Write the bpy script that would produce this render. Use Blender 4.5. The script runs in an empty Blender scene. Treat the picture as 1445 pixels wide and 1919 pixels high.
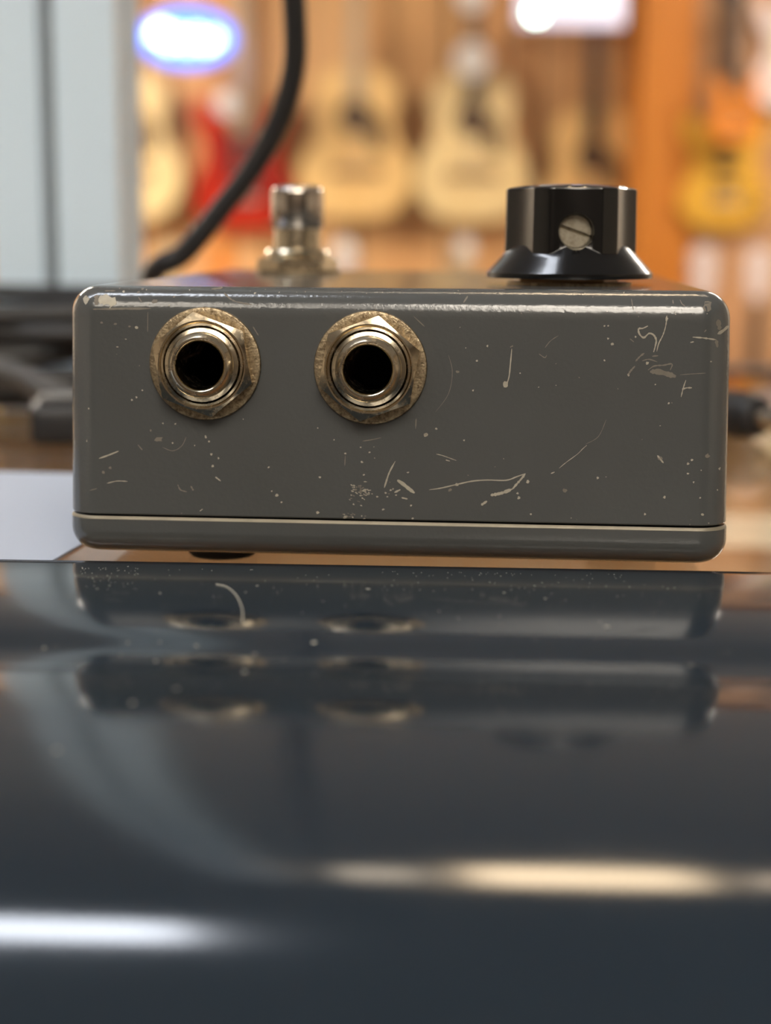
import bpy, bmesh, math, random
from mathutils import Vector, Matrix
from mathutils.bvhtree import BVHTree

random.seed(7)
R = math.radians
MM = 0.001
scn = bpy.context.scene
col = scn.collection

# ------------------------------------------------------------------ camera
F_PX, W_PX, H_PX = 3000.0, 1445, 1919
CAM = Vector((0.0, -0.215, 0.04616))
PITCH, ROLL = R(9.762), R(0.366)
_fw = Vector((0, math.cos(PITCH), -math.sin(PITCH)))
_rt0 = Vector((1, 0, 0)); _up0 = _rt0.cross(_fw)
_rt = _rt0 * math.cos(ROLL) + _up0 * math.sin(ROLL)
_up = _up0 * math.cos(ROLL) - _rt0 * math.sin(ROLL)
cd = bpy.data.cameras.new('camera'); cam = bpy.data.objects.new('camera', cd); col.objects.link(cam)
m = Matrix.Identity(4)
for i, v in enumerate((_rt, _up, -_fw)):
    for j in range(3): m[j][i] = v[j]
m.translation = CAM
cam.matrix_world = m
cd.sensor_fit = 'HORIZONTAL'; cd.sensor_width = 36; cd.lens = F_PX / W_PX * 36
cd.clip_start = 0.005; cd.clip_end = 50
cd.dof.use_dof = True; cd.dof.focus_distance = 0.213; cd.dof.aperture_fstop = 16.8; cd.dof.aperture_blades = 0
scn.camera = cam

# ------------------------------------------------------------------ world, exposure
w = bpy.data.worlds.new('world'); scn.world = w; w.use_nodes = True
w.node_tree.nodes['Background'].inputs[0].default_value = (1.0, 0.9, 0.8, 1)
w.node_tree.nodes['Background'].inputs[1].default_value = 0.15
scn.view_settings.view_transform = 'Standard'
scn.view_settings.look = 'None'
scn.view_settings.gamma = 1.0
scn.view_settings.use_curve_mapping = False
scn.view_settings.exposure = 0.0
EYE_UP = 1.66            # ceiling height above the counter top
FLOOR_Z = -0.95
WALL_Y = 5.40


def at(px, py, D):
    """point seen at a pixel, at horizontal distance D in front of the camera"""
    d = _fw + _rt * ((px - W_PX / 2) / F_PX) - _up * ((py - H_PX / 2) / F_PX)
    return CAM + d * (D / d.y)


# ------------------------------------------------------------------ material helpers
def lin(c):
    return tuple(((x / 255) / 12.92 if x / 255 <= 0.04045 else ((x / 255 + 0.055) / 1.055) ** 2.4) for x in c)


MATS = {}


def mat(name, rgb, rough=0.5, metal=0.0, var=0.0, vscale=20.0, bump=0.0, bscale=200.0, coat=0.0, rough_var=0.0,
        emit=None, estr=0.0, stretch=None, dirt=None, dirt_scale=300.0, dirt_amt=0.5, spec=0.5):
    if name in MATS: return MATS[name]
    mt = bpy.data.materials.new(name); mt.use_nodes = True
    nt = mt.node_tree; N = nt.nodes; L = nt.links
    b = N['Principled BSDF']
    c = lin(rgb) + (1,)
    b.inputs['Base Color'].default_value = c
    b.inputs['Roughness'].default_value = rough
    b.inputs['Metallic'].default_value = metal
    b.inputs['Coat Weight'].default_value = coat
    b.inputs['Coat Roughness'].default_value = 0.05
    b.inputs['Specular IOR Level'].default_value = spec
    tc = N.new('ShaderNodeTexCoord'); mp = N.new('ShaderNodeMapping')
    L.new(tc.outputs['Object'], mp.inputs['Vector'])
    if stretch: mp.inputs['Scale'].default_value = stretch
    cs = None
    if var > 0:
        n = N.new('ShaderNodeTexNoise'); n.inputs['Scale'].default_value = vscale; n.inputs['Detail'].default_value = 6
        L.new(mp.outputs[0], n.inputs['Vector'])
        mx = N.new('ShaderNodeMixRGB'); mx.blend_type = 'MIX'
        mx.inputs[1].default_value = tuple(x * (1 - var) for x in c[:3]) + (1,)
        mx.inputs[2].default_value = tuple(min(1, x * (1 + var)) for x in c[:3]) + (1,)
        L.new(n.outputs['Fac'], mx.inputs[0]); cs = mx.outputs[0]
        L.new(cs, b.inputs['Base Color'])
    if dirt:
        n = N.new('ShaderNodeTexNoise'); n.inputs['Scale'].default_value = dirt_scale; n.inputs['Detail'].default_value = 8
        n.inputs['Roughness'].default_value = 0.75
        L.new(tc.outputs['Object'], n.inputs['Vector'])
        rp = N.new('ShaderNodeValToRGB')
        rp.color_ramp.elements[0].position = 0.5 - 0.2 * dirt_amt; rp.color_ramp.elements[1].position = 0.5 + 0.35 - 0.2 * dirt_amt
        rp.color_ramp.elements[0].color = (0, 0, 0, 1); rp.color_ramp.elements[1].color = (1, 1, 1, 1)
        L.new(n.outputs['Fac'], rp.inputs[0])
        mx = N.new('ShaderNodeMixRGB')
        mx.inputs[1].default_value = c; mx.inputs[2].default_value = lin(dirt) + (1,)
        if cs: L.new(cs, mx.inputs[1])
        L.new(rp.outputs[0], mx.inputs[0]); L.new(mx.outputs[0], b.inputs['Base Color'])
        mr = N.new('ShaderNodeMapRange'); mr.inputs[3].default_value = rough; mr.inputs[4].default_value = min(1, rough + 0.4)
        L.new(rp.outputs[0], mr.inputs[0]); L.new(mr.outputs[0], b.inputs['Roughness'])
    elif rough_var > 0:
        n = N.new('ShaderNodeTexNoise'); n.inputs['Scale'].default_value = vscale * 3; n.inputs['Detail'].default_value = 5
        L.new(tc.outputs['Object'], n.inputs['Vector'])
        mr = N.new('ShaderNodeMapRange'); mr.inputs[3].default_value = max(0, rough - rough_var); mr.inputs[4].default_value = rough + rough_var
        L.new(n.outputs['Fac'], mr.inputs[0]); L.new(mr.outputs[0], b.inputs['Roughness'])
    if bump > 0:
        n = N.new('ShaderNodeTexNoise'); n.inputs['Scale'].default_value = bscale; n.inputs['Detail'].default_value = 4
        L.new(mp.outputs[0], n.inputs['Vector'])
        bp = N.new('ShaderNodeBump'); bp.inputs['Strength'].default_value = bump; bp.inputs['Distance'].default_value = 0.0005
        L.new(n.outputs['Fac'], bp.inputs['Height']); L.new(bp.outputs[0], b.inputs['Normal'])
    if emit:
        b.inputs['Emission Color'].default_value = lin(emit) + (1,)
        b.inputs['Emission Strength'].default_value = estr
    MATS[name] = mt
    return mt


def wood(name, rgb, dark, scale=(1.0, 1.0, 0.08), nscale=14.0, rough=0.45, coat=0.0):
    mt = bpy.data.materials.new(name); mt.use_nodes = True
    nt = mt.node_tree; N = nt.nodes; L = nt.links; b = N['Principled BSDF']
    tc = N.new('ShaderNodeTexCoord'); mp = N.new('ShaderNodeMapping'); mp.inputs['Scale'].default_value = scale
    oi = N.new('ShaderNodeObjectInfo'); ad = N.new('ShaderNodeVectorMath'); ad.operation = 'ADD'
    L.new(tc.outputs['Object'], ad.inputs[0]); L.new(oi.outputs['Random'], ad.inputs[1]); L.new(ad.outputs[0], mp.inputs['Vector'])
    n = N.new('ShaderNodeTexNoise'); n.inputs['Scale'].default_value = nscale; n.inputs['Detail'].default_value = 8; n.inputs['Distortion'].default_value = 1.0
    L.new(mp.outputs[0], n.inputs['Vector'])
    rp = N.new('ShaderNodeValToRGB')
    rp.color_ramp.elements[0].position = 0.3; rp.color_ramp.elements[0].color = lin(dark) + (1,)
    rp.color_ramp.elements[1].position = 0.65; rp.color_ramp.elements[1].color = lin(rgb) + (1,)
    L.new(n.outputs['Fac'], rp.inputs[0])
    hs = N.new('ShaderNodeHueSaturation')
    mr = N.new('ShaderNodeMapRange'); mr.inputs[3].default_value = 0.88; mr.inputs[4].default_value = 1.12
    L.new(oi.outputs['Random'], mr.inputs[0]); L.new(mr.outputs[0], hs.inputs['Value']); L.new(rp.outputs[0], hs.inputs['Color'])
    L.new(hs.outputs[0], b.inputs['Base Color'])
    b.inputs['Roughness'].default_value = rough; b.inputs['Coat Weight'].default_value = coat
    return mt


def glass_mat():
    mt = bpy.data.materials.new('counter glass'); mt.use_nodes = True
    nt = mt.node_tree; N = nt.nodes; L = nt.links
    out = N['Material Output']; N.remove(N['Principled BSDF'])
    tr = N.new('ShaderNodeBsdfTransparent'); tr.inputs[0].default_value = (0.93, 0.96, 0.95, 1)
    gl = N.new('ShaderNodeBsdfGlossy'); gl.inputs['Roughness'].default_value = 0.03
    ge = N.new('ShaderNodeNewGeometry')
    mr = N.new('ShaderNodeMapRange'); mr.inputs[3].default_value = 1.5; mr.inputs[4].default_value = 1 / 1.5
    L.new(ge.outputs['Backfacing'], mr.inputs[0])
    fr = N.new('ShaderNodeFresnel'); L.new(mr.outputs[0], fr.inputs['IOR'])
    mx = N.new('ShaderNodeMixShader'); L.new(fr.outputs[0], mx.inputs[0]); L.new(tr.outputs[0], mx.inputs[1]); L.new(gl.outputs[0], mx.inputs[2])
    L.new(mx.outputs[0], out.inputs['Surface'])
    return mt


# ------------------------------------------------------------------ object helpers
def tag(o, label=None, cat=None, group=None, kind=None):
    if label: o['label'] = label
    if cat: o['category'] = cat
    if group: o['group'] = group
    if kind: o['kind'] = kind
    return o


def empty(name, loc=(0, 0, 0), rz=0.0):
    o = bpy.data.objects.new(name, None); o.location = loc; o.rotation_euler = (0, 0, rz); o.empty_display_size = 0.02
    col.objects.link(o); return o


def link(name, me, parent=None):
    o = bpy.data.objects.new(name, me); col.objects.link(o)
    if parent: o.parent = parent
    return o


def mesh(name, verts, faces, mats, parent=None, sharp=35, midx=None, flat=False):
    me = bpy.data.meshes.new(name); me.from_pydata([tuple(v) for v in verts], [], faces)
    bm = bmesh.new(); bm.from_mesh(me); bmesh.ops.recalc_face_normals(bm, faces=bm.faces); bm.to_mesh(me); bm.free()
    if not isinstance(mats, (list, tuple)): mats = [mats]
    for x in mats: me.materials.append(x)
    if midx: 
        for p, i in zip(me.polygons, midx): p.material_index = i
    if not flat:
        me.shade_smooth(); me.set_sharp_from_angle(angle=R(sharp))
    return link(name, me, parent)


def box_vf(x0, x1, y0, y1, z0, z1):
    v = [(x, y, z) for z in (z0, z1) for y in (y0, y1) for x in (x0, x1)]
    f = [(0, 1, 3, 2), (4, 6, 7, 5), (0, 4, 5, 1), (2, 3, 7, 6), (0, 2, 6, 4), (1, 5, 7, 3)]
    return v, f


def box(name, dims, mt, parent=None, bevel=0.0):
    v, f = box_vf(*dims)
    if bevel <= 0: return mesh(name, v, f, mt, parent, flat=True)
    me = bpy.data.meshes.new(name); me.from_pydata(v, [], f)
    bm = bmesh.new(); bm.from_mesh(me); bmesh.ops.recalc_face_normals(bm, faces=bm.faces)
    bmesh.ops.bevel(bm, geom=list(bm.edges), offset=bevel, segments=3, affect='EDGES', profile=0.5)
    bm.to_mesh(me); bm.free(); me.materials.append(mt); me.shade_smooth(); me.set_sharp_from_angle(angle=R(40))
    return link(name, me, parent)


def lathe_vf(prof, n=48, closed=False, ax=lambda r, a, w: (r * math.cos(a), r * math.sin(a), w)):
    """prof: list of (r, w) ; r may be a function of the angle"""
    v = []; f = []
    for (r, wv) in prof:
        for i in range(n):
            a = 2 * math.pi * i / n
            rr = r(a) if callable(r) else r
            ww = wv(a) if callable(wv) else wv
            v.append(ax(rr, a, ww))
    k = len(prof)
    for j in range(k - 1 + (1 if closed else 0)):
        j2 = (j + 1) % k
        for i in range(n):
            i2 = (i + 1) % n
            f.append((j * n + i, j * n + i2, j2 * n + i2, j2 * n + i))
    return v, f


def lathe(name, prof, mt, parent=None, n=48, caps=(False, False), closed=False, ax=None, sharp=35):
    v, f = lathe_vf(prof, n, closed, ax or (lambda r, a, w: (r * math.cos(a), r * math.sin(a), w)))
    if caps[0]: f.append(tuple(range(n - 1, -1, -1)))
    if caps[1]: f.append(tuple(range((len(prof) - 1) * n, len(prof) * n)))
    return mesh(name, v, f, mt, parent, sharp)


def catmull(pts, n=8, closed=False):
    P = [Vector(p) for p in pts]; out = []
    k = len(P)
    rng = range(k) if closed else range(k - 1)
    for i in rng:
        if closed: p0, p1, p2, p3 = P[(i - 1) % k], P[i], P[(i + 1) % k], P[(i + 2) % k]
        else: p0, p1, p2, p3 = P[max(i - 1, 0)], P[i], P[i + 1], P[min(i + 2, k - 1)]
        for s in range(n):
            t = s / n
            out.append(0.5 * ((2 * p1) + (p2 - p0) * t + (2 * p0 - 5 * p1 + 4 * p2 - p3) * t * t + (3 * p1 - p0 - 3 * p2 + p3) * t ** 3))
    if not closed: out.append(P[-1])
    return out


def tube(name, pts, rad, mt, parent=None, n=12, sub=8):
    P = catmull(pts, sub); v = []; f = []
    t0 = (P[1] - P[0]).normalized(); nrm = t0.orthogonal().normalized()
    for i, p in enumerate(P):
        t = (P[min(i + 1, len(P) - 1)] - P[max(i - 1, 0)]).normalized()
        nrm = (nrm - t * nrm.dot(t)).normalized(); bn = t.cross(nrm)
        for k in range(n):
            a = 2 * math.pi * k / n
            v.append(p + (nrm * math.cos(a) + bn * math.sin(a)) * rad)
    for i in range(len(P) - 1):
        for k in range(n):
            k2 = (k + 1) % n
            f.append((i * n + k, i * n + k2, (i + 1) * n + k2, (i + 1) * n + k))
    f.append(tuple(range(n - 1, -1, -1))); f.append(tuple(range((len(P) - 1) * n, len(P) * n)))
    return mesh(name, v, f, mt, parent, 50)


def boolean_cut(ob, cutters):
    for c in cutters:
        md = ob.modifiers.new('cut', 'BOOLEAN'); md.operation = 'DIFFERENCE'; md.solver = 'EXACT'; md.object = c
    bpy.context.view_layer.update()
    dg = bpy.context.evaluated_depsgraph_get()
    me = bpy.data.meshes.new_from_object(ob.evaluated_get(dg))
    ob.modifiers.clear(); ob.data = me
    for c in cutters: bpy.data.objects.remove(c)
    me.shade_smooth(); me.set_sharp_from_angle(angle=R(35))
    wn = ob.modifiers.new('weighted', 'WEIGHTED_NORMAL'); wn.keep_sharp = True; wn.weight = 100
    return ob


# ------------------------------------------------------------------ the room
WALL = mat('plaster', (205, 196, 182), 0.8, var=0.06, vscale=3)
CEIL = mat('ceiling tile', (212, 224, 238), 0.9, var=0.05, vscale=30)
FLOORM = wood('grey floor boards', (112, 110, 110), (84, 84, 86), (0.1, 1, 1), 10, 0.35)
PLANK = wood('orange pine board', (234, 184, 126), (220, 160, 100), (1, 1, 0.06), 9, 0.5)
PLANK2 = wood('faded pine board', (196, 150, 108), (164, 116, 78), (1, 1, 0.06), 9, 0.5)
SEAM = mat('dark board seam', (96, 52, 20), 0.8)
XL, XR, YB, YF = -3.2, 3.0, -3.2, WALL_Y
CZ = EYE_UP


def struct(name, o): o['kind'] = 'structure'; o.name = name; return o


struct('floor', box('floor', (XL, XR, YB, YF, FLOOR_Z - 0.05, FLOOR_Z), FLOORM))
struct('ceiling', box('ceiling', (XL, XR, YB, YF, CZ, CZ + 0.05), CEIL))
wb = struct('wall_back', box('wall_back', (XL, XR, YF + 0.02, YF + 0.1, FLOOR_Z, CZ), SEAM))
struct('wall_left', box('wall_left', (XL - 0.08, XL, YB, YF + 0.1, FLOOR_Z, CZ), WALL))
struct('wall_right', box('wall_right', (XR, XR + 0.08, YB, YF + 0.1, FLOOR_Z, CZ), WALL))
struct('wall_front', box('wall_front', (XL, XR, YB - 0.08, YB, FLOOR_Z, CZ), mat('dark shop wall', (92, 84, 76), 0.8, var=0.3, vscale=2)))
BW = 0.31
v, f = box_vf(0, BW - 0.012, 0, 0.02, FLOOR_Z, CZ)
pm = None
k = 0
xx = XL
while xx < XR - 0.02:
    if pm is None:
        o = mesh('plank', v, f, PLANK, wb, flat=True); pm = o.data
    else:
        o = link('plank', pm, wb)
    o.location = (xx, YF, 0)
    if xx + BW > XR: o.scale.x = (XR - xx) / BW
    xx += BW
# a boxed wooden column standing out from the right part of the wall
pc = at(1245, 400, 5.2)
colm = struct('trim_1', box('trim_1', (pc.x - 0.085, pc.x + 0.085, pc.y, YF, FLOOR_Z, CZ), wood('amber column wood', (190, 116, 36), (176, 102, 28), (1, 1, 0.05), 8, 0.5)))

p2 = at(1300, 400, 5.2)
bo = struct('trim_2', box('trim_2', (p2.x, XR, 5.02, YF, FLOOR_Z, CZ), SEAM))
for i in range(8):
    x0 = p2.x + i * 0.235; x1 = min(x0 + 0.225, XR)
    if x0 < XR - 0.03: box('plank', (x0, x1, 5.0, 5.02, FLOOR_Z, CZ), PLANK2, bo)

# ------------------------------------------------------------------ ceiling lights
HOUSING = mat('white light housing', (232, 230, 224), 0.5)


def ceiling_light(x0, x1, y0, y1, rgb, strength, label, frame=0.03):
    cx, cy = (x0 + x1) / 2, (y0 + y1) / 2
    e = empty('ceiling_light', (cx, cy, CZ))
    hx, hy = (x1 - x0) / 2, (y1 - y0) / 2
    V = []; Fc = []
    def add(d):
        v, f = box_vf(*d); n = len(V); V.extend(v); Fc.extend([tuple(i + n for i in q) for q in f])
    add((-hx - frame, -hx, -hy - frame, hy + frame, -0.05, 0)); add((hx, hx + frame, -hy - frame, hy + frame, -0.05, 0))
    add((-hx, hx, -hy - frame, -hy, -0.05, 0)); add((-hx, hx, hy, hy + frame, -0.05, 0)); add((-hx, hx, -hy, hy, -0.012, 0))
    mesh('housing', V, Fc, HOUSING, e, flat=True)
    em = mat('diffuser %.1f %d %d' % (strength, rgb[0], rgb[2]), (240, 240, 235), 0.6, emit=rgb, estr=strength)
    box('diffuser', (-hx, hx, -hy, hy, -0.035, -0.02), em, e)
    return tag(e, label, 'ceiling light')


WARM = (255, 244, 228); COOL = (238, 244, 255)
ceiling_light(0.06, 0.33, 0.62, 0.86, (255, 226, 186), 14, 'warm square ceiling panel above the far edge of the counter')
ceiling_light(-1.5, -0.28, -0.12, 0.08, COOL, 18, 'long cool white ceiling strip over the left part of the counter')
ceiling_light(-0.10, 0.0, 0.64, 0.82, (255, 236, 210), 5, 'dim narrow added ceiling panel, makes the halo left of the warm square one')  # added panel for the soft halo beside the warm highlight
ceiling_light(0.40, 0.80, 0.64, 0.82, (255, 230, 200), 6, 'dim added ceiling panel, makes the halo right of the warm square one')  # also added, spreads that halo to the right
for k, yy in enumerate((-1.78, -2.42, -3.06)):
    ceiling_light(-0.26, 0.80, yy, yy + 0.48, WARM, 16, ('nearest', 'middle', 'farthest')[k] + ' of the three broad ceiling panels behind the viewer on the right')
for k, yy in enumerate((-1.78, -2.42)):
    ceiling_light(-1.45, -0.5, yy, yy + 0.48, WARM, 8, ('nearer', 'farther')[k] + ' of the two broad ceiling panels behind the viewer on the left')
ceiling_light(-2.6, -1.35, 3.4, 4.0, WARM, 60, 'unseen warm ceiling panel added to light the left end of the guitar wall')  # added out of view to light the guitar wall, clear of casing reflections
ceiling_light(1.35, 2.6, 3.4, 4.0, WARM, 34, 'unseen warm ceiling panel added to light the right end of the guitar wall')  # its added counterpart, lights the wall's right end from out of view

# ------------------------------------------------------------------ glass display counter
CYAW = R(-2.9)
CW = wood('counter case wood', (210, 168, 124), (184, 138, 92), (0.08, 1, 1), 12, 0.5)
DARK = mat('dark counter edge', (44, 40, 46), 0.5)
GLASS = glass_mat()
cnt = empty('display_counter', (0, 0, FLOOR_Z), CYAW)
tag(cnt, 'glass topped wooden display counter that the grey pedal stands on', 'counter')
zt = -FLOOR_Z
box('glass_top', (-1.0, 1.0, -0.006, 0.352, zt - 0.008, zt), GLASS, cnt)
box('back_panel', (-1.0, 1.0, 0.352, 0.37, 0, zt - 0.010), CW, cnt)
box('edge_strip', (-1.0, 1.0, 0.352, 0.372, zt - 0.010, zt + 0.001), DARK, cnt)
box('front_panel', (-1.0, 1.0, -0.018, -0.006, 0, zt - 0.010), CW, cnt)
box('side_panel', (-1.0, -0.985, -0.006, 0.352, 0, zt - 0.010), CW, cnt)
box('side_panel', (0.985, 1.0, -0.006, 0.352, 0, zt - 0.010), CW, cnt)
box('shelf', (-0.985, 0.985, -0.006, 0.352, zt - 0.2, zt - 0.185), CW, cnt)
box('ledge', (-1.0, 1.0, -0.15, -0.018, zt - 0.078, zt - 0.06), CW, cnt)
box('added_light_strip', (-0.97, 0.97, 0.340, 0.350, zt - 0.06, zt - 0.05), mat('added case light', (255, 240, 220), 0.5, emit=(255, 220, 180), estr=1.0), cnt)  # added unseen strip, brightens the case wood showing under the pedal

# ------------------------------------------------------------------ blue-grey metal casing in front of the pedal
PROF = [(-9, 3.57), (-11.73, 3.711), (-14.31, 3.831), (-16.76, 3.935), (-19.11, 4.026), (-21.36, 4.106), (-23.52, 4.174), (-25.54, 4.219), (-27.41, 4.241), 
        (-29.16, 4.244), (-30.82, 4.231), (-32.36, 4.199), (-33.79, 4.146), (-35.12, 4.077), (-36.37, 3.994), (-37.56, 3.9), (-38.66, 3.791), 
        (-39.68, 3.667), (-40.16, 3.6), (-40.63, 3.53), (-41.09, 3.458), (-41.52, 3.382), (-41.95, 3.304), (-42.36, 3.225), (-42.78, 3.145), (-43.18, 3.063), 
        (-43.56, 2.979), (-43.93, 2.89), (-44.28, 2.8), (-44.63, 2.707), (-44.96, 2.611), (-45.28, 2.514), (-45.59, 2.415), (-45.9, 2.316), (-46.21, 2.218), 
        (-46.52, 2.119), (-46.83, 2.021), (-47.14, 1.924), (-47.46, 1.83), (-47.79, 1.741), (-48.15, 1.659), (-48.53, 1.583), (-48.93, 1.513), 
        (-49.34, 1.449), (-49.78, 1.392), (-50.24, 1.34), (-50.68, 1.287), (-51.13, 1.235), (-51.62, 1.195), (-52.18, 1.176), (-52.84, 1.183), 
        (-53.58, 1.216), (-54.36, 1.263), (-55.16, 1.316), (-55.97, 1.373), (-56.76, 1.427), (-57.53, 1.476), (-58.27, 1.52), (-59, 1.559), (-59.7, 1.594), 
        (-60.38, 1.624), (-61.05, 1.651), (-61.69, 1.674), (-62.32, 1.693), (-62.93, 1.708), (-63.52, 1.717), (-64.09, 1.722), (-64.64, 1.722), 
        (-65.17, 1.718), (-65.68, 1.711), (-66.67, 1.685), (-67.6, 1.649), (-68.49, 1.603), (-69.34, 1.548), (-70.17, 1.489), (-70.97, 1.427), 
        (-71.77, 1.365), (-72.55, 1.302), (-73.32, 1.238), (-74.07, 1.173), (-74.82, 1.108), (-75.55, 1.042), (-76.27, 0.975), (-76.75, 0.93), 
        (-81.17, 0.439), (-85.07, -0.121), (-88.53, -0.738), (-91.56, -1.428), (-94.23, -2.179), (-96.61, -2.983), (-98.72, -3.841), (-100.58, -4.754), 
        (-102.23, -5.715), (-103.73, -6.706), (-105.12, -7.714), (-106.42, -8.736), (-107.65, -9.762), (-108.81, -10.793), (-110.08, -12.205), 
        (-111.2, -13.742), (-112.15, -15.388), (-112.92, -17.123), (-113.51, -18.93), (-113.9, -20.789), (-114.1, -22.678), (-114.1, -24.578), 
        (-114.13, -60), (-8.2, -60), (-8.2, 2.9), (-8.4, 3.3), (-8.7, 3.48)]
NSURF = 98
BLUE = mat('blue grey enamel', (24, 36, 47), 0.12, var=0.12, vscale=25, rough_var=0.05, bump=0.0, bscale=900, spec=0.9)
V = []; Fc = []
HX = 0.62
n = len(PROF)
for x in (-HX, HX):
    for (d, z) in PROF: V.append((x, d * MM, z * MM))
for i in range(n):
    Fc.append((i, (i + 1) % n, n + (i + 1) % n, n + i))
Fc.append(tuple(range(n))); Fc.append(tuple(range(2 * n - 1, n - 1, -1)))
casing = empty('metal_casing', (0, 0, -0.060), CYAW)
tag(casing, 'long glossy blue-grey metal casing with a ridge, in front of the grey pedal', 'metal casing')
cz = mesh('shell', V, Fc, BLUE, casing, 40); cz.location = (0, 0, 0.060)
# dust, a lint fibre and fine wear lying on it
DUST = mat('pale dust', (176, 172, 160), 0.9)


def prof_z(y):
    for a, b in zip(PROF[:NSURF], PROF[1:NSURF]):
        if b[0] <= y <= a[0]:
            return a[1] + (b[1] - a[1]) * (y - a[0]) / (b[0] - a[0] - 1e-9)
    return 0


cinv = Matrix.Rotation(-CYAW, 4, 'Z')


def on_casing(px, py):
    """casing-local (x, y) in mm of the surface point seen there"""
    d = cinv @ (at(px, py, 1.0) - CAM); c = (cinv @ CAM) / MM; d.normalize()
    t = 60.0
    while t < 320:
        p = c + d * t
        if p.z <= prof_z(p.y) and -105 < p.y < -9: return p
        t += 0.1
    return None


V = []; Fc = []


def fleck(x, y, L, Wd, a):
    n0 = len(V); k = 6
    for i in range(k):
        t = 2 * math.pi * i / k; r = random.uniform(0.75, 1.1)
        u, q = L * math.cos(t) * r, Wd * math.sin(t) * r
        X, Y = x + u * math.cos(a) - q * math.sin(a), y + u * math.sin(a) + q * math.cos(a)
        V.append((X * MM, Y * MM, (prof_z(Y) + 0.03) * MM))
    V.append((x * MM, y * MM, (prof_z(y) + 0.06) * MM))
    for i in range(k): Fc.append((n0 + i, n0 + (i + 1) % k, n0 + k))


spots = [(160, 1066, 2.5), (175, 1085, 3), (205, 1098, 2.5), (240, 1062, 4), (300, 1112, 4.5), (460, 1110, 3), (482, 1098, 4), (470, 1068, 3.5), (690, 1104, 6),
         (83, 1215, 4), (226, 1228, 4), (300, 1204, 4), (240, 1205, 4), (368, 1211, 4), (588, 1205, 6), (478, 1226, 5), (292, 1240, 5), (458, 1259, 8), (25, 1262, 4),
         (107, 1407, 8), (330, 1291, 5), (248, 1318, 6), (1294, 1247, 5), (1138, 1175, 5), (1022, 1122, 5), (945, 1111, 5), (1002, 1098, 3), (400, 1118, 2.5), (606, 1127, 2.5), (1180, 1100, 3)]
for (px, py, s) in spots:
    p = on_casing(px, py)
    if p: fleck(p.x, p.y, s / 2 / 14, s / 2 / 14 * random.uniform(0.8, 2.2), random.uniform(0, 3))
for i in range(150):
    px = random.choice((random.uniform(150, 260), random.uniform(150, 1300), random.uniform(720, 1180))); py = 1062 + 40 * random.random() ** 1.5 + (px / 1445) * 18
    p = on_casing(px, py)
    if p: fleck(p.x, p.y, random.uniform(0.03, 0.08), random.uniform(0.04, 0.14), random.uniform(0, 3))
for i in range(60):
    p = on_casing(random.uniform(0, 1445), random.uniform(1110, 1340))
    if p: fleck(p.x, p.y, random.uniform(0.03, 0.08), random.uniform(0.05, 0.16), random.uniform(0, 3))
o = mesh('dust_specks', V, Fc, DUST, casing, flat=True); o['kind'] = 'stuff'; o.location = (0, 0, 0.060)
pts = []
for (px, py) in ((405, 1096), (425, 1101), (442, 1116), (452, 1136), (455, 1152), (454, 1167)):
    p = on_casing(px, py)
    if p: pts.append((p.x * MM, p.y * MM, (prof_z(p.y) + 0.08) * MM))
o = tube('lint_fibre', pts, 0.00007, DUST, casing, 6, 5); o.location = (0, 0, 0.060)

# ------------------------------------------------------------------ the grey effects pedal
YAW = R(-4.639)
GREY = mat('grey enamel', (78, 80, 80), 0.15, var=0.10, vscale=60, rough_var=0.04, bump=0.07, bscale=1600, spec=0.8)
CHIP = mat('bare metal chip', (166, 160, 145), 0.55, metal=0.2, var=0.25, vscale=900)
SCUFF = mat('dull scuff', (112, 106, 96), 0.7, var=0.2, vscale=900)
WORN_GLINT = mat('worn lid edge with painted highlight', (138, 131, 115), 0.45, metal=0.3, var=0.35, vscale=300)  # pale tone paints in the chamfer's overhead highlight along with bare-metal wear
RUBBER = mat('black rubber', (24, 24, 25), 0.75)
ped = empty('effects_pedal', (0.886 * MM, 0, 0), YAW)
tag(ped, 'scratched grey metal guitar effects pedal with two jacks, a black knob and footswitch', 'effects pedal')
Z0 = 3.0
HWB, HTOP, DEP = 45.62, 36.31, 118.0


def rr(hw, v0, v1, r, k=7):
    out = []
    for (cx, cy, a0) in ((hw - r, v1 - r, 0), (-hw + r, v1 - r, 90), (-hw + r, v0 + r, 180), (hw - r, v0 + r, 270)):
        for i in range(k + 1):
            a = R(a0 + 90 * i / k); out.append((cx + r * math.cos(a), cy + r * math.sin(a)))
    return out


def rings(name, rows, mts, parent, midx_fn=None, cap=(True, True)):
    V = []; Fc = []; mi = []
    n = None
    for (ring, z) in rows:
        n = len(ring)
        V += [(u * MM, v * MM, z * MM) for (u, v) in ring]
    for j in range(len(rows) - 1):
        for i in range(n):
            Fc.append((j * n + i, j * n + (i + 1) % n, (j + 1) * n + (i + 1) % n, (j + 1) * n + i)); mi.append(midx_fn(j) if midx_fn else 0)
    if cap[0]: Fc.append(tuple(range(n - 1, -1, -1))); mi.append(0)
    if cap[1]: Fc.append(tuple(range((len(rows) - 1) * n, len(rows) * n))); mi.append(0)
    return mesh(name, V, Fc, mts, parent, 30, mi)


def dr(z): return 0.7 * z / HTOP


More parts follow.
